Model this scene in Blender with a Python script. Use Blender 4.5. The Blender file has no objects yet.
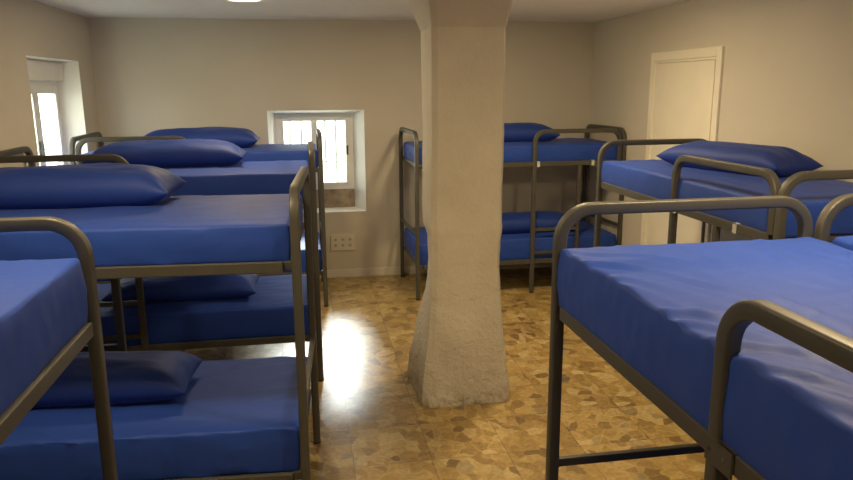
import bpy, bmesh, math, random
from mathutils import Vector, Matrix, noise
D = bpy.data
S = bpy.context.scene
COL = S.collection
R = math.radians

# ---------------------------------------------------------------- materials
def mat(name):
    m = D.materials.new(name); m.use_nodes = True
    nt = m.node_tree; b = nt.nodes['Principled BSDF']
    return m, nt, b
def nd(nt, t, **kw):
    n = nt.nodes.new(t)
    for k, v in kw.items():
        if k.startswith('i_'): n.inputs[k[2:].replace('_', ' ')].default_value = v
        else: setattr(n, k, v)
    return n
def ln(nt, a, b): nt.links.new(a, b)
def ramp(nt, fac, stops, interp='LINEAR'):
    r = nt.nodes.new('ShaderNodeValToRGB'); r.color_ramp.interpolation = interp
    e = r.color_ramp.elements
    while len(e) < len(stops): e.new(.5)
    for el, (p, c) in zip(e, stops): el.position = p; el.color = (*c, 1)
    ln(nt, fac, r.inputs[0]); return r.outputs[0]
def wpos(nt): return nt.nodes.new('ShaderNodeNewGeometry').outputs['Position']
def opos(nt): return nt.nodes.new('ShaderNodeTexCoord').outputs['Object']
def noi(nt, vec, scale, detail=3, rough=.5, dist=0):
    n = nd(nt, 'ShaderNodeTexNoise'); n.inputs['Scale'].default_value = scale
    n.inputs['Detail'].default_value = detail; n.inputs['Roughness'].default_value = rough
    n.inputs['Distortion'].default_value = dist
    ln(nt, vec, n.inputs['Vector']); return n.outputs['Fac']
def bump(nt, b, h, strength, dist):
    n = nd(nt, 'ShaderNodeBump'); n.inputs['Strength'].default_value = strength
    n.inputs['Distance'].default_value = dist
    ln(nt, h, n.inputs['Height']); ln(nt, n.outputs[0], b.inputs['Normal'])
def math_n(nt, op, a, b=None, c=None):
    n = nd(nt, 'ShaderNodeMath', operation=op)
    for i, v in enumerate((a, b, c)):
        if v is None: continue
        if isinstance(v, (int, float)): n.inputs[i].default_value = v
        else: ln(nt, v, n.inputs[i])
    return n.outputs[0]
def mixc(nt, fac, a, b, mode='MIX'):
    n = nd(nt, 'ShaderNodeMix', data_type='RGBA', blend_type=mode)
    for sock, v in ((n.inputs[0], fac), (n.inputs[6], a), (n.inputs[7], b)):
        if isinstance(v, (int, float)): sock.default_value = v
        elif isinstance(v, tuple): sock.default_value = (*v, 1)
        else: ln(nt, v, sock)
    return n.outputs[2]

def simple(name, col, rough=.5, metal=0, spec=.5, var=.06, nscale=6, bmp=0, bscale=60):
    m, nt, b = mat(name)
    f = noi(nt, opos(nt), nscale, 4)
    lo = tuple(c*(1-var) for c in col); hi = tuple(min(1, c*(1+var)) for c in col)
    ln(nt, ramp(nt, f, [(.3, lo), (.7, hi)]), b.inputs['Base Color'])
    b.inputs['Roughness'].default_value = rough; b.inputs['Metallic'].default_value = metal
    b.inputs['Specular IOR Level'].default_value = spec
    if bmp: bump(nt, b, noi(nt, opos(nt), bscale, 3), bmp, .002)
    return m

WALLC = (.62, .575, .48)
M = {}
M['wall'] = simple('wall_paint', WALLC, .75, spec=.25, var=.025, nscale=1.3, bmp=.25, bscale=45)
M['ceiling'] = simple('ceiling_paint', (.84, .81, .78), .85, spec=.2, var=.02, nscale=1.5, bmp=.15, bscale=30)
M['white'] = simple('white_frame', (.80, .81, .78), .35, var=.02)
M['reveal'] = simple('white_reveal_plaster', (.82, .81, .76), .7, var=.03)
M['door'] = simple('cream_door_paint', (.84, .79, .65), .42, var=.02)
M['base'] = simple('baseboard_paint', (.70, .66, .57), .5, var=.03)
M['socket'] = simple('socket_plastic', (.74, .70, .60), .4, var=.02)
M['hole'] = simple('socket_hole', (.48, .43, .34), .6)
M['stone'] = simple('sill_stone', (.30, .235, .17), .7, var=.35, nscale=12, bmp=.4)
M['metal'] = simple('bronze_grey_painted_steel', (.088, .084, .070), .44, metal=.2, spec=.5, var=.06, nscale=9)
M['clip'] = simple('light_grey_clip', (.62, .62, .60), .3)
M['chrome'] = simple('chrome_clip', (.75, .75, .73), .2, metal=1)
M['black'] = simple('black_plastic', (.03, .03, .03), .4)
M['foot'] = simple('black_rubber', (.025, .025, .025), .7)
M['iron'] = simple('grille_iron', (.5, .53, .5), .5, metal=.3)
M['slat'] = simple('bed_base_wire', (.12, .11, .10), .5, metal=.5)
M['lamp_body'] = simple('lamp_body_white', (.8, .8, .78), .4)

# column: rough lime plaster
m, nt, b = mat('column_rough_plaster')
p = wpos(nt)
f = noi(nt, p, 3.5, 5, .6)
c = ramp(nt, f, [(.25, (.64, .58, .45)), (.75, (.73, .67, .53))])
sx = nd(nt, 'ShaderNodeSeparateXYZ'); ln(nt, p, sx.inputs[0])
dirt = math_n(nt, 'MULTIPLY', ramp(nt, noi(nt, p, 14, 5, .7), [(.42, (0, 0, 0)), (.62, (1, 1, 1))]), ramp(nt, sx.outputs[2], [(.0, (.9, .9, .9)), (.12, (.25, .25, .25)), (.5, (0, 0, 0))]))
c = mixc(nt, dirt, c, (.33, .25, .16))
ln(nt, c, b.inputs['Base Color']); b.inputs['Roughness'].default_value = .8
b.inputs['Specular IOR Level'].default_value = .25
h1 = noi(nt, p, 26, 6, .6, .6)
low = ramp(nt, sx.outputs[2], [(.15, (1, 1, 1)), (1.0, (.25, .25, .25))])
bump(nt, b, math_n(nt, 'MULTIPLY', h1, low), .8, .035)
M['column'] = m

# sheets: blue satin cover
m, nt, b = mat('royal_blue_cover')
p = opos(nt)
c = ramp(nt, noi(nt, p, 2.5, 3), [(.3, (.014, .056, .35)), (.7, (.016, .062, .38))])
ln(nt, c, b.inputs['Base Color'])
b.inputs['Roughness'].default_value = .62
b.inputs['Specular IOR Level'].default_value = .38
b.inputs['Sheen Weight'].default_value = .09; b.inputs['Sheen Roughness'].default_value = .4
b.inputs['Sheen Tint'].default_value = (.75, .8, 1, 1)
w = noi(nt, p, 5, 5, .55, .8)
fine = noi(nt, p, 300, 2)
hh = math_n(nt, 'ADD', w, math_n(nt, 'MULTIPLY', fine, .02))
bump(nt, b, hh, .16, .02)
M['blue'] = m
m2 = m.copy(); m2.name = 'dark_blue_pillow_cover'
for n in m2.node_tree.nodes:
    if n.type == 'VALTORGB':
        n.color_ramp.elements[0].color = (.011, .038, .24, 1); n.color_ramp.elements[1].color = (.014, .046, .275, 1)
M['pillow'] = m2

# floor: broken-stone terrazzo tiles with thin joints
TX, TY, TS = .187, 4.656, .418
m, nt, b = mat('broken_marble_terrazzo_tiles')
p = wpos(nt)
mp = nd(nt, 'ShaderNodeMapping'); mp.inputs['Location'].default_value = (-TX/TS+40, -TY/TS+40, 0)
mp.inputs['Scale'].default_value = (1/TS, 1/TS, 1/TS); ln(nt, p, mp.inputs[0])
sx = nd(nt, 'ShaderNodeSeparateXYZ'); ln(nt, mp.outputs[0], sx.inputs[0])
def edge(o):
    fr = math_n(nt, 'FRACT', o)
    return math_n(nt, 'MINIMUM', fr, math_n(nt, 'SUBTRACT', 1.0, fr))
ed = math_n(nt, 'MINIMUM', edge(sx.outputs[0]), edge(sx.outputs[1]))
joint = math_n(nt, 'LESS_THAN', ed, .0042)
fx = math_n(nt, 'FLOOR', sx.outputs[0]); fy = math_n(nt, 'FLOOR', sx.outputs[1])
cv = nd(nt, 'ShaderNodeCombineXYZ'); ln(nt, fx, cv.inputs[0]); ln(nt, fy, cv.inputs[1])
wn = nd(nt, 'ShaderNodeTexWhiteNoise', noise_dimensions='3D'); ln(nt, cv.outputs[0], wn.inputs['Vector'])
# offset the stone pattern per tile so that stones stop at the joints
va = nd(nt, 'ShaderNodeVectorMath', operation='MULTIPLY_ADD')
ln(nt, wn.outputs['Color'], va.inputs[0]); va.inputs[1].default_value = (9, 9, 9); ln(nt, p, va.inputs[2])
# warp
nv = nd(nt, 'ShaderNodeTexNoise'); nv.inputs['Scale'].default_value = 9; nv.inputs['Detail'].default_value = 3
ln(nt, va.outputs[0], nv.inputs['Vector'])
vb = nd(nt, 'ShaderNodeVectorMath', operation='MULTIPLY_ADD')
ln(nt, nv.outputs['Color'], vb.inputs[0]); vb.inputs[1].default_value = (.10, .10, .0); ln(nt, va.outputs[0], vb.inputs[2])
def vor(scale, feature):
    v = nd(nt, 'ShaderNodeTexVoronoi', feature=feature, voronoi_dimensions='2D'); v.inputs['Scale'].default_value = scale
    v.inputs['Randomness'].default_value = 1
    ln(nt, vb.outputs[0], v.inputs['Vector']); return v
v1 = vor(13, 'F1'); v1e = vor(13, 'DISTANCE_TO_EDGE')
s1 = nd(nt, 'ShaderNodeSeparateColor'); ln(nt, v1.outputs['Color'], s1.inputs[0])
stone = ramp(nt, s1.outputs[0], [(0, (.20, .125, .045)), (.12, (.31, .20, .065)), (.32, (.38, .255, .085)), (.55, (.42, .285, .10)), (.80, (.47, .335, .13)), (.94, (.55, .42, .20)), (1, (.17, .13, .08))])
grain = noi(nt, vb.outputs[0], 38, 4, .65)
stone = mixc(nt, .55, stone, ramp(nt, grain, [(.3, (.28, .26, .22)), (.72, (.78, .76, .70))]), 'OVERLAY')
veins = ramp(nt, v1e.outputs['Distance'], [(.03, (1, 1, 1)), (.09, (0, 0, 0))])
stone = mixc(nt, math_n(nt, 'MULTIPLY', veins, math_n(nt, 'MULTIPLY', math_n(nt, 'MULTIPLY_ADD', wn.outputs['Value'], .55, .10), noi(nt, p, 9, 3))), stone, (.68, .52, .25))
tone = ramp(nt, wn.outputs['Value'], [(0, (.86, .86, .86)), (1, (1, 1, 1))])
stone = mixc(nt, 1.0, stone, tone, 'MULTIPLY')
cfin = mixc(nt, math_n(nt, 'MULTIPLY', joint, .75), stone, (.10, .07, .035))
ln(nt, cfin, b.inputs['Base Color'])
ln(nt, ramp(nt, noi(nt, p, 5, 5, .6), [(.3, (.33, .33, .33)), (.7, (.43, .43, .43))]), b.inputs['Roughness'])
b.inputs['Specular IOR Level'].default_value = .6
b.inputs['Coat Weight'].default_value = .12; b.inputs['Coat Roughness'].default_value = .22
hb = math_n(nt, 'ADD', math_n(nt, 'MULTIPLY', noi(nt, p, 7, 3), 1.0), math_n(nt, 'MULTIPLY', joint, -.3))
bump(nt, b, hb, .12, .012)
M['floor'] = m

# glass: clear thin pane
m, nt, b = mat('window_glass'); nt.nodes.remove(b)
out = nt.nodes['Material Output']
tr = nd(nt, 'ShaderNodeBsdfTransparent'); tr.inputs[0].default_value = (.93, .96, .93, 1)
gl = nd(nt, 'ShaderNodeBsdfGlossy'); gl.inputs['Roughness'].default_value = .02
fr = nd(nt, 'ShaderNodeFresnel'); fr.inputs[0].default_value = 1.45
ms = nd(nt, 'ShaderNodeMixShader'); gb = nd(nt, 'ShaderNodeNewGeometry')
ln(nt, math_n(nt, 'MULTIPLY', fr.outputs[0], math_n(nt, 'SUBTRACT', 1.0, gb.outputs['Backfacing'])), ms.inputs[0]); ln(nt, tr.outputs[0], ms.inputs[1]); ln(nt, gl.outputs[0], ms.inputs[2])
ln(nt, ms.outputs[0], out.inputs[0]); M['glass'] = m
# lamp diffuser
m, nt, b = mat('lit_lamp_diffuser')
b.inputs['Base Color'].default_value = (.9, .85, .7, 1); b.inputs['Emission Color'].default_value = (1, .84, .45, 1)
b.inputs['Emission Strength'].default_value = 1.4; M['lamp'] = m
# outdoor grass
m, nt, b = mat('pale_grass')
c = ramp(nt, noi(nt, wpos(nt), 1.2, 6, .7), [(.3, (.38, .40, .33)), (.7, (.50, .52, .45))])
ln(nt, c, b.inputs['Base Color']); b.inputs['Roughness'].default_value = .9; M['grass'] = m

# ---------------------------------------------------------------- geometry helpers
def link(name, bm, m, parent=None, smooth=False, bevel=0, seg=2):
    bmesh.ops.recalc_face_normals(bm, faces=bm.faces[:])
    me = D.meshes.new(name); bm.to_mesh(me); bm.free()
    if m is not None: me.materials.append(M[m] if isinstance(m, str) else m)
    o = D.objects.new(name, me); COL.objects.link(o)
    if parent is not None: o.parent = parent
    if smooth:
        for f in me.polygons: f.use_smooth = True
    if bevel:
        md = o.modifiers.new('bevel', 'BEVEL'); md.width = bevel; md.segments = seg; md.limit_method = 'ANGLE'
        md.angle_limit = R(40)
    return o
def box(bm, x0, x1, y0, y1, z0, z1, mtx=None):
    vs = [bm.verts.new((x, y, z)) for x in (x0, x1) for y in (y0, y1) for z in (z0, z1)]
    for q in ((0, 1, 3, 2), (4, 6, 7, 5), (0, 4, 5, 1), (2, 3, 7, 6), (0, 2, 6, 4), (1, 5, 7, 3)):
        bm.faces.new([vs[i] for i in q])
    if mtx is not None:
        for v in vs: v.co = mtx @ v.co
    return vs
def cyl(bm, c, axis, r, L, n=24, r2=None):
    z = Vector(axis).normalized(); x = z.orthogonal().normalized(); y = z.cross(x)
    r2 = r if r2 is None else r2
    A = [bm.verts.new(Vector(c) + (x*math.cos(t)+y*math.sin(t))*r) for t in [2*math.pi*i/n for i in range(n)]]
    B = [bm.verts.new(Vector(c) + z*L + (x*math.cos(t)+y*math.sin(t))*r2) for t in [2*math.pi*i/n for i in range(n)]]
    for i in range(n): bm.faces.new((A[i], A[(i+1) % n], B[(i+1) % n], B[i]))
    bm.faces.new(A[::-1]); bm.faces.new(B)
def profile(a, b, r, seg=3):
    pts = []
    for cx, cy, t0 in ((a/2-r, b/2-r, 0), (-a/2+r, b/2-r, 90), (-a/2+r, -b/2+r, 180), (a/2-r, -b/2+r, 270)):
        for i in range(seg+1):
            t = R(t0+90*i/seg); pts.append((cx+r*math.cos(t), cy+r*math.sin(t)))
    return pts
def sweep(bm, path, N, a=.040, b=.038, r=.0065):
    """path: planar polyline, N its plane normal; a in-plane width, b width along N"""
    N = Vector(N).normalized(); path = [Vector(q) for q in path]; prof = profile(a, b, r)
    rings = []
    for i, q in enumerate(path):
        t0 = (q-path[i-1]).normalized() if i else (path[1]-q).normalized()
        t1 = (path[i+1]-q).normalized() if i < len(path)-1 else t0
        T = (t0+t1).normalized(); k = 1/max(.5, T.dot(t0))
        U = T.cross(N).normalized()
        rings.append([bm.verts.new(q+U*(u*k)+N*v) for u, v in prof])
    n = len(prof)
    for A, B in zip(rings, rings[1:]):
        for i in range(n): bm.faces.new((A[i], A[(i+1) % n], B[(i+1) % n], B[i]))
    bm.faces.new(rings[0][::-1]); bm.faces.new(rings[-1])
def uloop(p0, p1, z0a, z0b, ztop, rad=.11, n=9):
    """U-shaped bent tube path: up at p0, across, down at p1 (p0,p1 = xy)"""
    a, b = Vector((*p0, 0)), Vector((*p1, 0)); d = (b-a).normalized()
    pts = [Vector((a.x, a.y, z0a))]
    for i in range(n+1):
        t = math.pi/2*i/n
        pts.append(a + d*(rad*(1-math.cos(t))) + Vector((0, 0, ztop-rad+rad*math.sin(t))))
    for i in range(n+1):
        t = math.pi/2*i/n
        pts.append(b - d*(rad*(1-math.sin(t))) + Vector((0, 0, ztop-rad+rad*math.cos(t))))
    pts.append(Vector((b.x, b.y, z0b)))
    return pts, d.cross(Vector((0, 0, 1)))
def tagp(o, label, cat, group=None, kind=None):
    if label: o['label'] = label
    if cat: o['category'] = cat
    if group: o['group'] = group
    if kind: o['kind'] = kind
    return o
def empty(name, loc, rz, label, cat, group=None):
    o = D.objects.new(name, None); COL.objects.link(o); o.location = loc; o.rotation_euler = (0, 0, rz)
    o.empty_display_size = .1
    return tagp(o, label, cat, group)
def struct(name, bm, m, parent=None, **k):
    o = link(name, bm, m, parent, **k)
    o['kind'] = 'structure'
    return o

# ---------------------------------------------------------------- room shell
Yb, XR, ZC = 7.265, 3.03, 2.608
YF = -2.6
def xl(y): return -1.93 - (Yb-y)*.0262      # the left wall runs very slightly askew
def ring_wall(name, P, o0, o1, h0, h1, hm, d0, dm, d1, m, mr):
    """wall slab with a splayed opening. P(u, z, depth) -> xyz; o0,o1 outer (u,z); h0 hole at face; h1 hole at depth dm.."""
    bm = bmesh.new()
    def rect(a, b, d): return [bm.verts.new(P(u, z, d)) for u, z in ((a[0], a[1]), (b[0], a[1]), (b[0], b[1]), (a[0], b[1]))]
    O0 = rect(o0, o1, d0); H0 = rect(h0[0], h0[1], d0); H1 = rect(h1[0], h1[1], dm); H2 = rect(h1[0], h1[1], d1); O1 = rect(o0, o1, d1)
    for i in range(4):
        j = (i+1) % 4
        bm.faces.new((O0[i], O0[j], H0[j], H0[i]))
        f = bm.faces.new((H0[i], H0[j], H1[j], H1[i])); f.material_index = 1
        f = bm.faces.new((H1[i], H1[j], H2[j], H2[i])); f.material_index = 1
        bm.faces.new((O1[i], H2[i], H2[j], O1[j]))
        bm.faces.new((O0[i], O1[i], O1[j], O0[j]))
    o = struct(name, bm, m); o.data.materials.append(M[mr]); return o

ring_wall('wall_back', lambda u, z, d: (u, Yb+d, z), (-2.18, 0), (3.33, ZC+.2),
          ((-.352, .70), (.607, 1.738)), ((-.285, .712), (.505, 1.702)), None, 0, .24, .50, 'wall', 'reveal')
ring_wall('wall_left', lambda u, z, d: (xl(u)-d, u, z), (YF, 0), (Yb, ZC+.2),
          ((5.725, 1.02), (6.865, 2.20)), ((5.735, 1.02), (6.845, 2.19)), None, 0, .19, .25, 'wall', 'reveal')
bm = bmesh.new(); box(bm, XR, XR+.3, YF, Yb, 0, ZC+.2); struct('wall_right', bm, 'wall')
bm = bmesh.new(); box(bm, -2.6, 3.4, YF-.3, YF, 0, ZC+.2); struct('wall_front', bm, 'wall')
bm = bmesh.new(); box(bm, -2.65, 3.4, YF-.3, Yb+.5, -.2, 0); struct('floor', bm, 'floor')
bm = bmesh.new(); box(bm, -2.2, XR+.01, YF-.01, Yb+.01, ZC, ZC+.19); struct('ceiling', bm, 'ceiling')
bm = bmesh.new(); box(bm, -60, 60, Yb+.6, 80, -1.2, -1.0); box(bm, -60, -2.9, -40, Yb+.6, -1.2, -1.0)
struct('ground_outside', bm, 'grass')
# baseboards
bm = bmesh.new(); box(bm, -1.93, XR, Yb-.014, Yb, 0, .085); struct('baseboard_back', bm, 'base', bevel=.003)
bm = bmesh.new(); box(bm, XR-.014, XR, 5.925, Yb-.014, 0, .085); box(bm, XR-.014, XR, YF, 4.84, 0, .085); struct('baseboard_right', bm, 'base', bevel=.003)
bm = bmesh.new()
vs = box(bm, 0, .014, YF, Yb-.014, 0, .085)
for v in vs: v.co.x += xl(v.co.y)
struct('baseboard_left', bm, 'base', bevel=.003)

# stone apron below the back window
bm = bmesh.new(); box(bm, -.285, .505, 7.49, 7.56, .705, .905)
struct('trim_1', bm, 'stone', bevel=.004)

def window(name, P, u0, u1, z0, z1, panes, bd, bars, hbars, handle, fw=.055, s=.032):
    """casement unit; P(u, z, d) maps to world, d grows outwards"""
    def bx(bm, a, b, c, d, e, f):
        for v in box(bm, a, b, e, f, c, d): v.co = Vector(P(v.co.x, v.co.z, v.co.y))
    bm = bmesh.new()
    bx(bm, u0, u1, z0, z0+fw, 0, .06); bx(bm, u0, u1, z1-fw, z1, 0, .06)
    bx(bm, u0, u0+fw, z0+fw, z1-fw, 0, .06); bx(bm, u1-fw, u1, z0+fw, z1-fw, 0, .06)
    win = struct(name, bm, 'white', bevel=.003)
    for (a, b) in panes:
        bm = bmesh.new(); zb, zt = z0+fw-.008, z1-fw+.008
        bx(bm, a, b, zb, zb+s, -.015, .04); bx(bm, a, b, zt-s, zt, -.015, .04)
        bx(bm, a, a+s, zb+s, zt-s, -.015, .04); bx(bm, b-s, b, zb+s, zt-s, -.015, .04)
        sa = struct('window_sash', bm, 'white', win, bevel=.004)
        bm = bmesh.new(); bx(bm, a+s, b-s, zb+s, zt-s, .01, .016); struct('pane', bm, 'glass', sa)
    for u in bars:
        bm = bmesh.new(); bx(bm, u-.011, u+.011, z0, z1, bd, bd+.016); struct('grille_bar', bm, 'iron', win)
    for z in hbars:
        bm = bmesh.new(); bx(bm, u0-.005, u1+.005, z-.006, z+.006, bd+.014, bd+.026); struct('grille_bar', bm, 'iron', win)
    if handle:
        u, za, zb_ = handle
        bm = bmesh.new(); bx(bm, u-.009, u+.009, za, zb_, -.045, -.015); struct('window_handle', bm, 'black', win, bevel=.003)
    return win
window('window_1', lambda u, z, d: (u, Yb+.235+d, z), -.285, .505, .905, 1.702,
       [(-.238, .105), (.105, .458)], .155, [-.144, -.029, .22, .332], [1.184], (.442, 1.27, 1.37))
w2 = window('window_2', lambda u, z, d: (xl(u)-.19-d, u, z), 5.735, 6.845, 1.02, 2.03,
       [(5.782, 6.29), (6.29, 6.798)], .075, [5.95, 6.55], [1.45], (6.26, 1.42, 1.54), fw=.055, s=.06)
bm = bmesh.new(); vs = box(bm, -.22, -.13, 5.735, 6.845, 2.03, 2.19)
for v in vs: v.co.x += xl(v.co.y)
struct('shutter_box', bm, 'reveal', w2, bevel=.004)

# door on the right wall
bm = bmesh.new(); y0, y1, zt = 4.846, 5.924, 2.236; cw = .072
for a, b, c, d in ((y0, y0+cw, 0, zt), (y1-cw, y1, 0, zt), (y0+cw, y1-cw, zt-cw, zt)): box(bm, XR-.022, XR, a, b, c, d)
dr = struct('door_1', bm, 'door', bevel=.004)
bm = bmesh.new()
for a, b, c, d in ((y0+cw, y0+cw+.018, 0, zt-cw), (y1-cw-.018, y1-cw, 0, zt-cw), (y0+cw+.018, y1-cw-.018, zt-cw-.018, zt-cw)): box(bm, XR-.010, XR, a, b, c, d)
struct('door_jamb', bm, 'door', dr, bevel=.002)
bm = bmesh.new(); box(bm, XR-.014, XR-.001, y0+cw+.022, y1-cw-.022, .008, zt-cw-.023); struct('door_panel', bm, 'door', dr, bevel=.003)
bm = bmesh.new(); cyl(bm, (XR-.014, y1-.15, 1.05), (-1, 0, 0), .025, .008); cyl(bm, (XR-.022, y1-.15, 1.05), (-1, 0, 0), .009, .045)
box(bm, XR-.072, XR-.056, y1-.27, y1-.14, 1.042, 1.058); struct('door_handle', bm, 'chrome', dr, bevel=.003)

# ---------------------------------------------------------------- column
secs = [ # z, x left, x right, y front, y back, extra left of the back edge
    (0, .650, 1.232, 4.02, 4.62, -.01), (.05, .656, 1.228, 4.025, 4.62, -.005), (.16, .672, 1.220, 4.06, 4.62, -.01),
    (.40, .713, 1.207, 4.12, 4.60, .0), (.63, .744, 1.199, 4.18, 4.59, .03), (.83, .757, 1.193, 4.20, 4.58, .04),
    (1.00, .755, 1.195, 4.20, 4.57, .035), (1.08, .751, 1.200, 4.195, 4.57, .01), (1.17, .750, 1.202, 4.20, 4.58, .0), (1.7, .759, 1.205, 4.20, 4.60, .005),
    (2.298, .757, 1.209, 4.20, 4.62, .0), (2.31, .755, 1.211, 4.19, 4.62, -.005), (2.42, .733, 1.222, 4.125, 4.64, -.03), (ZC, .695, 1.245, 4.02, 4.66, -.06)]
bm = bmesh.new(); NU = 14; NZ = 150; rings = []
zs = sorted(set([ZC*i/NZ for i in range(NZ+1)] + [2.298, 2.31]))
for z in zs:
    for A, B in zip(secs, secs[1:]):
        if A[0] <= z <= B[0]+1e-9: break
    t = (z-A[0])/(B[0]-A[0]); x0, x1, yf, yb, ex = [A[i]+(B[i]-A[i])*t for i in range(1, 6)]
    ring = []
    cs = [(x0, yf, -1, -1), (x1, yf, 1, -1), (x1, yb, 1, 1), (x0+ex, yb, -1, 1)]
    rr = .018 if z > .02 else .03
    for k in range(4):
        a, c = Vector(cs[k][:2]), Vector(cs[(k+1) % 4][:2]); d = (c-a).normalized(); L = (c-a).length
        cen = Vector(((x0+x1)/2, (yf+yb)/2))
        nrm = Vector((d.y, -d.x))
        for i in range(NU):
            s = i/NU*L
            q = a + d*s
            e = min(s, L-s)
            if e < rr: q = q - nrm*((rr-math.sqrt(max(0, rr*rr-(rr-e)**2))))
            amp = .007 if z < 1.1 else .004
            nz = noise.fractal(Vector((q.x*5, q.y*5, z*5)), 1, 2, 4)*amp + noise.noise(Vector((q.x*1.6, q.y*1.6, z*1.3)))*.003 + .0025
            if z > 2.29: nz *= .4
            q = q + nrm*nz
            ring.append(bm.verts.new((q.x, q.y, z)))
    rings.append(ring)
n = len(rings[0])
for A, B in zip(rings, rings[1:]):
    for i in range(n): bm.faces.new((A[i], A[(i+1) % n], B[(i+1) % n], B[i]))
bm.faces.new(rings[0]); bm.faces.new(rings[-1])
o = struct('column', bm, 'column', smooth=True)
md = o.modifiers.new('es', 'EDGE_SPLIT'); md.split_angle = R(19)

# ---------------------------------------------------------------- mattress
def lattice_box(bm, fn, us, vs, ws):
    """closed surface of a lattice; fn(i,j,k) -> position"""
    nx, ny, nz = len(us)-1, len(vs)-1, len(ws)-1; V = {}
    def g(i, j, k):
        if (i, j, k) not in V: V[(i, j, k)] = bm.verts.new(fn(us[i], vs[j], ws[k]))
        return V[(i, j, k)]
    for i in range(nx):
        for j in range(ny):
            for k in (0, nz): bm.faces.new((g(i, j, k), g(i+1, j, k), g(i+1, j+1, k), g(i, j+1, k)))
    for i in range(nx):
        for k in range(nz):
            for j in (0, ny): bm.faces.new((g(i, j, k), g(i+1, j, k), g(i+1, j, k+1), g(i, j, k+1)))
    for j in range(ny):
        for k in range(nz):
            for i in (0, nx): bm.faces.new((g(i, j, k), g(i, j+1, k), g(i, j+1, k+1), g(i, j, k+1)))
def lin(n, e, L):
    """n inner steps plus fine steps near both ends (edge rounding e)"""
    f = [0, e*.15, e*.4, e*.7, e]
    return [-L/2+x for x in f] + [-L/2+e+(L-2*e)*i/n for i in range(1, n)] + [L/2-x for x in f[::-1]]
def ridge(x): return 1-abs(x)*2 if abs(x) < .5 else 0
def mattress(name, parent, Lx, Wy, z0, z1, seed, wr=1.0, sag=0.0, cx=0, fine=1, rumple=0, creases=None):
    e = .015; H = z1-z0
    us, vs, ws = lin(int(90*fine), e, Lx), lin(int(42*fine), e, Wy), lin(6, e, H)
    so = Vector((seed*7.3, seed*3.1, seed*1.7))
    def fn(x, y, z):
        q = Vector((x, y, z))
        c = Vector((max(-Lx/2+e, min(Lx/2-e, x)), max(-Wy/2+e, min(Wy/2-e, y)), max(-H/2+e, min(H/2-e, z))))
        d = q-c; onx, ony, onz = abs(x) > Lx/2-e-1e-6, abs(y) > Wy/2-e-1e-6, abs(z) > H/2-e-1e-6
        if d.length > 1e-9:
            m_ = max(abs(d.x), abs(d.y), abs(d.z)); d = d.normalized()*m_ 
        q = c+d
        # soft bow of the long sides and crown of the top
        nx, ny = x/(Lx/2), y/(Wy/2)
        tz = (z/H+.5)
        if tz > .5:
            q.z += (.010*(1-nx**4)*(1-ny**4) - .004)*(tz-.5)*2
            f1 = noise.noise(Vector((x*1.3+y*2.2, y*7-x*2.0, 0))+so)
            f2 = noise.noise(Vector((x*2.5, y*5+x*3, 2))+so)
            q.z += wr*(.0045*max(0, ridge(f1*2.2))**2 + .004*f2)*(tz-.5)*2
            if rumple:
                f3 = noise.noise(Vector((x*9.0+y*2.0, y*1.4, 5))+so)      # long creases across the bed
                f4 = noise.noise(Vector((x*1.3, y*1.3, 9))+so)
                q.z += rumple*.003*max(0, ridge(f3*1.9))**3*max(0, .5+f4)*(tz-.5)*2
        if creases and tz > .5:
            for pts, hh, sg in creases:
                best = 9; tt = 0
                for ii, (A, B) in enumerate(zip(pts, pts[1:])):
                    ax, ay = A; bx_, by = B; dx, dy = bx_-ax, by-ay
                    t = max(0, min(1, ((q.x-ax)*dx+(q.y-ay)*dy)/(dx*dx+dy*dy)))
                    ddx, ddy = q.x-ax-t*dx, q.y-ay-t*dy; dd = math.hypot(ddx, ddy)
                    if dd < best: best = dd; sgn = 1 if ddx*dy-ddy*dx > 0 else -1; tt = (ii+t)/(len(pts)-1)
                if best < sg*5:
                    env = math.sin(math.pi*min(1, max(0, .12+tt*.88)))**.6 if tt < 1 else .45
                    sw = sgn*best
                    q.z += hh*env*(math.exp(-(sw/sg)**2) - .55*math.exp(-((sw-1.7*sg)/(sg*1.1))**2))
        side = 0
        f = noise.fractal(Vector((x*4+z*5, y*4-z*4, z*3))+so, 1, 2, 3)
        cr = max(0, ridge(noise.noise(Vector((x*5+z*14, y*5+z*10, z*4))+so*1.3)*3.4))**2
        amp = wr*(.0022*f + .004*cr)
        bul = .006*math.sin(math.pi*min(1, max(0, tz)))
        if abs(y) > Wy/2-e*.5: q.y += math.copysign(amp+bul+rumple*.002*f, y)
        if abs(x) > Lx/2-e*.5: q.x += math.copysign(amp+bul, x)
        if tz < .3 : q.z = max(q.z, -H/2)
        return Vector((q.x+cx, q.y, q.z+(z0+z1)/2))
    bm = bmesh.new(); lattice_box(bm, fn, us, vs, ws)
    return link(name, bm, 'blue', parent, smooth=True)

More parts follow.
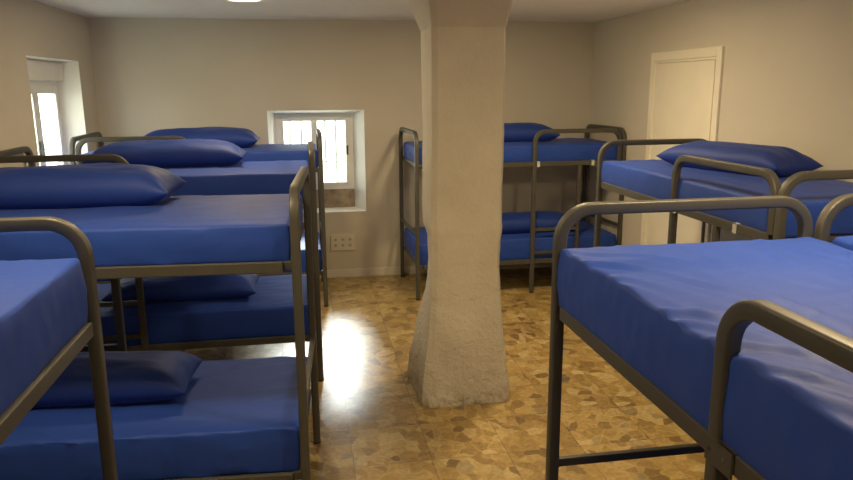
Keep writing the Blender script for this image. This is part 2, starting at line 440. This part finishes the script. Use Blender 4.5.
# ---------------------------------------------------------------- bunk bed
HT = 1.568
ZU0, ZU1 = 1.226, 1.271          # upper side rails
ZL0, ZL1 = .290, .335            # lower side rails
def bunk(label, loc, rz, L, W, seed, gs=-1, ge=1, glen=.93, guard=True, wr=1.0, rumple=0, fine=1, dz=0, mx=0, my=0, mz=0, creases=None, bracket=False):
    """L, W between post centres. Guard rail and ladder on side gs (y sign) at end ge (x sign)."""
    r = empty('bunk_bed', (*loc, 0), rz, label, 'bunk bed', 'grey metal bunk beds with blue mattresses')
    X, Y, t = L/2, W/2, .019
    ZU0, ZU1, ZL0, ZL1 = 1.226+dz, 1.271+dz, .290+dz, .335+dz
    for sx in (-1, 1):
        bm = bmesh.new()
        path, N = uloop((sx*X, -Y), (sx*X, Y), .012, .012, HT-t)
        sweep(bm, path, N)
        e = link('end_frame', bm, 'metal', r, smooth=True)
        md = e.modifiers.new('es', 'EDGE_SPLIT'); md.split_angle = R(50)
        bm = bmesh.new(); box(bm, sx*X-.012, sx*X+.012, -Y+t, Y-t, .605, .635)
        link('crossbar', bm, 'metal', e, bevel=.003)
        for sy in (-1, 1):
            bm = bmesh.new(); cyl(bm, (sx*X, sy*Y, 0), (0, 0, 1), .021, .014, 16)
            link('foot_cap', bm, 'foot', e)
    for nm, za, zb in (('upper_frame', ZU0, ZU1), ('lower_frame', ZL0, ZL1)):
        bm = bmesh.new()
        for sy in (-1, 1):
            # angle profile side rail: upright web and an inner ledge
            ya, yb = sorted((sy*(Y+.014), sy*(Y-.010)))
            box(bm, -X+.055, X-.055, ya, yb, za, zb)
            ya, yb = sorted((sy*(Y-.010), sy*(Y-.045)))
            box(bm, -X+.055, X-.055, ya, yb, za, za+.012)
        for sx in (-1, 1):
            xa, xb = sorted((sx*(X-t), sx*(X-.055)))
            box(bm, xa, xb, -Y+t, Y-t, za+.004, zb-.004)
            for sy in (-1, 1):
                ya, yb = sorted((sy*(Y-t), sy*(Y-.010)))
                box(bm, min(xa, xb), max(xa, xb), ya, yb, za+.004, zb-.004)
        fr = link(nm, bm, 'metal', r, bevel=.003)
        bm = bmesh.new()
        k = 11
        for i in range(k):
            x = -X+.14+(2*X-.28)*i/(k-1)
            box(bm, x-.022, x+.022, -Y+.012, Y-.012, za+.012, za+.022)
        sl = link('slats', bm, 'slat', fr)
    if guard:
        y = gs*Y
        xo, xi = ge*(X-.048), ge*(X-glen)
        bm = bmesh.new()
        path, N = uloop((xo, y), (xi, y), ZU1, .012, HT-t+dz*.35, rad=.10)
        sweep(bm, path, N)
        g = link('guard_rail', bm, 'metal', r, smooth=True)
        md = g.modifiers.new('es', 'EDGE_SPLIT'); md.split_angle = R(50)
        bm = bmesh.new(); cyl(bm, (xi, y, 0), (0, 0, 1), .021, .014, 16); link('foot_cap', bm, 'foot', g)
        # ladder under the guard
        x2 = ge*(X-glen+.45)
        bm = bmesh.new(); box(bm, x2-.017, x2+.017, y-.015, y+.015, .012, ZU0)
        for z in (.62, .90):
            pass
        box(bm, *sorted((xi+ge*.019, x2-ge*.017)), y-.012, y+.012, .605, .635)
        box(bm, *sorted((xi+ge*.019, x2-ge*.017)), y-.012, y+.012, .38, .41)
        link('ladder', bm, 'metal', r, bevel=.003)
        if bracket:
            bm = bmesh.new(); yc = y+gs*.0145
            box(bm, *sorted((xi-ge*.02, xi+ge*.075)), *sorted((yc, yc+gs*.006)), ZU0-.01, ZU1+.004)
            box(bm, *sorted((xi+ge*.02, xi+ge*.075)), *sorted((y-gs*.012, yc+gs*.006)), ZU1, ZU1+.004)
            br = link('bracket', bm, 'metal', r, bevel=.0015)
            for xb in (xi, xi+ge*.05):
                bm = bmesh.new(); cyl(bm, (xb, yc+gs*.006, (ZU0+ZU1)/2), (0, gs, 0), .005, .003, 12); link('screw', bm, 'chrome', br)
        for xc in (() if bracket else (xi+ge*.035, ge*(X-.32))):
            yc = y+gs*.0145
            bm = bmesh.new(); box(bm, xc-.014, xc+.014, *sorted((yc, yc+gs*.004)), ZU0-.004, ZU1+.003)
            box(bm, xc-.014, xc+.014, *sorted((y-gs*.010, yc+gs*.004)), ZU1-.001, ZU1+.003)
            link('clip', bm, 'clip', r)
    a = mattress('upper_mattress', r, 2*X-.052+mx, 2*Y-.045+my, ZU1-.012, 1.424+mz, seed, wr, fine=fine, rumple=rumple, creases=creases)
    b_ = mattress('lower_mattress', r, 2*X-.052, 2*Y-.045, ZL1-.012, .535+dz, seed+11, wr*1.3, fine=fine)
    return r
HP = math.pi/2
CR = [  # fold lines of the loose cover: points across the mattress, height, width
 ([(-.95, -.47), (-.894, -.408), (-.808, -.259), (-.676, -.130), (-.526, -.033), (-.4, .02)], .006, .018),
 ([(-.79, -.47), (-.764, -.444), (-.644, -.340), (-.496, -.266), (-.354, -.188), (-.2, -.14)], .008, .018),
 ([(-.62, -.50), (-.513, -.404), (-.374, -.336), (-.28, -.30)], .005, .016),
 ([(-.34, -.52), (-.266, -.436), (-.215, -.371), (-.156, -.288), (-.05, -.2)], .010, .016),
 ([(-.254, -.532), (-.192, -.440), (-.107, -.394), (0, -.34)], .007, .014),
 ([(-.120, -.563), (-.082, -.464), (.010, -.358), (.14, -.28)], .009, .016),
 ([(.00, -.50), (.040, -.47), (.112, -.431), (.215, -.368), (.36, -.30)], .009, .016),
 ([(.02, -.49), (.12, -.47), (.22, -.44), (.36, -.40), (.55, -.37)], .008, .018),
 ([(-.90, .26), (-.785, .289), (-.610, .336), (-.5, .38)], .006, .02),
 ([(-.864, .199), (-.7, .15), (-.555, .115), (-.344, .110)], .005, .02),
]
bunk('grey metal bunk bed behind the column against the back wall, near the right corner', (1.988, 6.765), R(1.9), 2.02, .86, 1, -1, 1, .90)
bunk('grey metal bunk bed standing along the right wall in front of the cream door', (2.580, 3.885), -HP, 2.035, .88, 2, -1, 1, .95, wr=.7, mx=.035, my=.03)
bunk('grey metal bunk bed in the right foreground with a rumpled blue cover', (1.301, 1.225), -HP, 2.00, .925, 3, -1, 1, 1.02, rumple=1.0, fine=1.5, wr=1.2, dz=-.045, my=.055, mx=.02, bracket=True, creases=CR)
bunk('grey metal bunk bed cut off by the right edge, beside the rumpled one', (2.275, 1.215), -HP, 2.00, .90, 4, 1, 1, .95)
bunk('grey metal bunk bed in the left foreground, cut off by the left edge', (-1.150, 1.305), -HP, 2.00, .92, 5, -1, 1, 1.0, dz=-.03, my=.03, mz=.024)
R2 = R(3.4)
c2, s2 = math.cos(R2), math.sin(R2)
def at2(u, v):   # local frame of the nearest crosswise left bed; origin = near right post, x axis to the right
    return (-.052+u*c2+v*s2, 2.815+u*s2*0-v*(-c2)*1.0+u*(-s2))
ctr = at2(-.965, .445)
bunk('grey metal bunk bed crosswise on the left, nearest of the three set crosswise', ctr, -R2, 1.93, .89, 6, 1, -1, .93)
bunk('grey metal bunk bed crosswise on the left, middle of the three set crosswise', (-.944, 5.023), 0, 1.975, .895, 7, -1, -1, .86, wr=.6)
bunk('grey metal bunk bed crosswise against the back wall under the small window', (-.880, 6.710), 0, 2.03, .89, 8, -1, -1, .93, wr=.6)

# ---------------------------------------------------------------- pillows
def pillow(label, loc, rz, zbase, L=.98, W=.42, T=.195, seed=0, tilt=0):
    bm = bmesh.new(); n, mm = 56, 30; so = Vector((seed*5.1, seed*2.3, 1))
    top, bot = {}, {}
    for i in range(n+1):
        for j in range(mm+1):
            u = -1+2*i/n; v = -1+2*j/mm
            u = math.copysign(1-(1-abs(u))**1.35, u) if abs(u) > 0 else 0
            ox = L/2*u*(1-.045*(1-abs(v)**2))
            oy = W/2*v*(1-.07*(1-abs(u)**2)) * (1+.03*abs(u)**6)
            t = (max(0, 1-abs(u)**6.5))**.6 * (max(0, 1-abs(v)**2.8))**.6
            pl = noise.fractal(Vector((u*1.5, v*2.0, 0))+so, 1, 2, 3)*.012
            # pleats running in from the end seams
            endk = max(0, (abs(u)-.72)/.28)
            pl += .003*endk*math.sin(v*11+seed+3*noise.noise(Vector((v*2,u,seed))))*(1-endk)**.4*1.6
            h = T*.52*t
            zc = T*.42 - .012*abs(u)**5
            zt = zc + h + pl*t**.5
            zb = max(0.0, zc - h)
            top[i, j] = bm.verts.new((ox, oy, zt))
            rim = i in (0, n) or j in (0, mm)
            bot[i, j] = top[i, j] if rim else bm.verts.new((ox, oy, min(zb, zt-.002)))
    for i in range(n):
        for j in range(mm):
            bm.faces.new((top[i, j], top[i+1, j], top[i+1, j+1], top[i, j+1]))
            q = []
            for vv in (bot[i, j], bot[i, j+1], bot[i+1, j+1], bot[i+1, j]):
                if vv not in q: q.append(vv)
            if len(q) > 2:
                try: bm.faces.new(q)
                except ValueError: pass
    o = link('pillow', bm, 'pillow', None, smooth=True)
    o.location = (*loc, zbase); o.rotation_euler = (0, tilt, rz)
    tagp(o, label, 'pillow', 'blue pillows on the bunk beds')
    return o
ZT, ZB = 1.424, .540
pillow('large blue pillow on the top bunk nearest the camera on the left', (-1.10, 3.51), -R2, ZT, L=1.0, W=.40, seed=1)
pillow('blue pillow on the top bunk of the middle crosswise bed at left', (-.925, 5.16), .03, ZT, L=1.02, W=.42, seed=2)
pillow('blue pillow on the farthest left top bunk, against the back wall', (-.93, 6.74), .0, ZT, L=1.04, W=.42, seed=3)
pillow('blue pillow on the top bunk behind the column', (1.96, 6.80), .0, ZT, L=1.0, W=.40, seed=4)
pillow('long blue pillow lying askew on the top bunk by the right wall', (2.665, 4.07), HP+.28, ZT, L=.94, W=.39, seed=5, T=.185)
pillow('dark blue pillow on the lower bunk at bottom left', (-1.05, 3.34), -R2, ZB, L=.98, W=.40, seed=6)
pillow('dark blue pillow on the lower bunk of the middle crosswise bed at left', (-.86, 4.95), .0, ZB, L=1.0, W=.42, T=.17, seed=7)
pillow('blue pillow on the lower bunk behind the column', (2.16, 6.70), .0, ZB, L=1.0, W=.40, seed=8)

# ---------------------------------------------------------------- socket panel
t = empty('socket_panel', (.352, Yb, .29), 0, 'cream wall socket panel with two rows of three outlets below the window', 'wall socket')
bm = bmesh.new(); box(bm, -.125, .125, -.014, 0, 0, .175); link('plate', bm, 'socket', t, bevel=.004)
for i in range(3):
    for j in range(2):
        bm = bmesh.new(); x, z = -.075+.075*i, .058+.06*j
        cyl(bm, (x, -.014, z), (0, -1, 0), .021, .003, 20)
        s = link('outlet', bm, 'socket', t)
        bm = bmesh.new(); cyl(bm, (x, -.017, z), (0, -1, 0), .015, .0006, 20)
        link('recess', bm, 'hole', s)

# ---------------------------------------------------------------- ceiling lights
LAMPS = [(-.375, 5.30, 'front'), (1.55, 4.85, ''), (-.75, 2.2, ''), (1.60, 1.9, ''), (.4, -1.2, '')]  # last three are out of view, added only to light the render
LL = ['round ceiling light above the left beds, just touching the top edge', 'round ceiling light on the ceiling behind the column',
      'unseen added ceiling light above the left foreground beds', 'unseen added ceiling light above the right foreground bed', 'unseen added ceiling light at the near end of the room']
PW = [19, 32, 25, 34, 17]
for (x, y, _), lb, pw in zip(LAMPS, LL, PW):
    t = empty('ceiling_light', (x, y, ZC), 0, lb, 'ceiling light', 'round ceiling lights')
    bm = bmesh.new(); cyl(bm, (0, 0, 0), (0, 0, -1), .15, .02, 40); link('lamp_body', bm, 'lamp_body', t)
    bm = bmesh.new()
    cyl(bm, (0, 0, -.02), (0, 0, -1), .14, .03, 40, r2=.115)
    link('diffuser', bm, 'lamp', t, smooth=False)
    ld = D.lights.new('ceiling_lamp_glow', 'AREA'); ld.shape = 'DISK'; ld.size = .24; ld.energy = pw
    ld.color = (1, .76, .43)
    lo = D.objects.new('ceiling_lamp_glow', ld); COL.objects.link(lo); lo.parent = t; lo.location = (0, 0, -.055)
    ld = D.lights.new('ceiling_lamp_spill', 'POINT'); ld.shadow_soft_size = .06; ld.energy = pw*.16; ld.color = (1, .80, .50)
    lo = D.objects.new('ceiling_lamp_spill', ld); COL.objects.link(lo); lo.parent = t; lo.location = (0, 0, -.13)

# hazy sun coming down onto the back of the house
sl_ = D.lights.new('sun', 'SUN'); sl_.energy = 10; sl_.angle = R(13); sl_.color = (.95, .97, 1)
so_ = D.objects.new('sun', sl_); COL.objects.link(so_)
so_.rotation_euler = Vector((.065, 1, .575)).to_track_quat('Z', 'Y').to_euler()
so_.location = (0, 12, 6)
# portals to guide daylight sampling
for loc, rot, sx, sy in (((.11, Yb+.22, 1.30), (-HP, 0, 0), .76, .8), ((-2.15, 6.265, 1.52), (0, -HP, 0), 1.0, 1.12)):
    ld = D.lights.new('window_portal', 'AREA'); ld.shape = 'RECTANGLE'; ld.size = sx; ld.size_y = sy
    ld.cycles.is_portal = True
    lo = D.objects.new('window_portal', ld); COL.objects.link(lo); lo.location = loc; lo.rotation_euler = rot

# ---------------------------------------------------------------- world and camera
w = D.worlds.new('World'); S.world = w; w.use_nodes = True
bg = w.node_tree.nodes['Background']; nt = w.node_tree
tc = nd(nt, 'ShaderNodeTexCoord'); sx = nd(nt, 'ShaderNodeSeparateXYZ'); ln(nt, tc.outputs['Generated'], sx.inputs[0])
ln(nt, ramp(nt, sx.outputs[2], [(0, (.93, .96, .88)), (.12, (1, .99, .95)), (.4, (1, .98, .97))]), bg.inputs[0])
bg.inputs[1].default_value = 10.5

cam = D.cameras.new('camera'); cam.sensor_width = 36; cam.lens = 706.0/853*36; cam.clip_start = .02
co = D.objects.new('camera', cam); COL.objects.link(co); S.camera = co
yaw, pit, rol = R(9.7), R(12.15), R(.35)
f = Vector((math.sin(yaw)*math.cos(pit), math.cos(yaw)*math.cos(pit), -math.sin(pit)))
r = Vector((math.cos(yaw), -math.sin(yaw), 0)); d = f.cross(r)
r2 = r*math.cos(rol)+d*math.sin(rol); d2 = d*math.cos(rol)-r*math.sin(rol)
mt = Matrix((( r2.x, -d2.x, -f.x, 0), (r2.y, -d2.y, -f.y, 0), (r2.z, -d2.z, -f.z, 1.95), (0, 0, 0, 1)))
co.matrix_world = mt
vs = S.view_settings; vs.view_transform = 'Standard'; vs.look = 'None'; vs.gamma = 1; vs.use_curve_mapping = False
vs.exposure = -0.02
S.cycles.max_bounces = 8; S.cycles.diffuse_bounces = 5
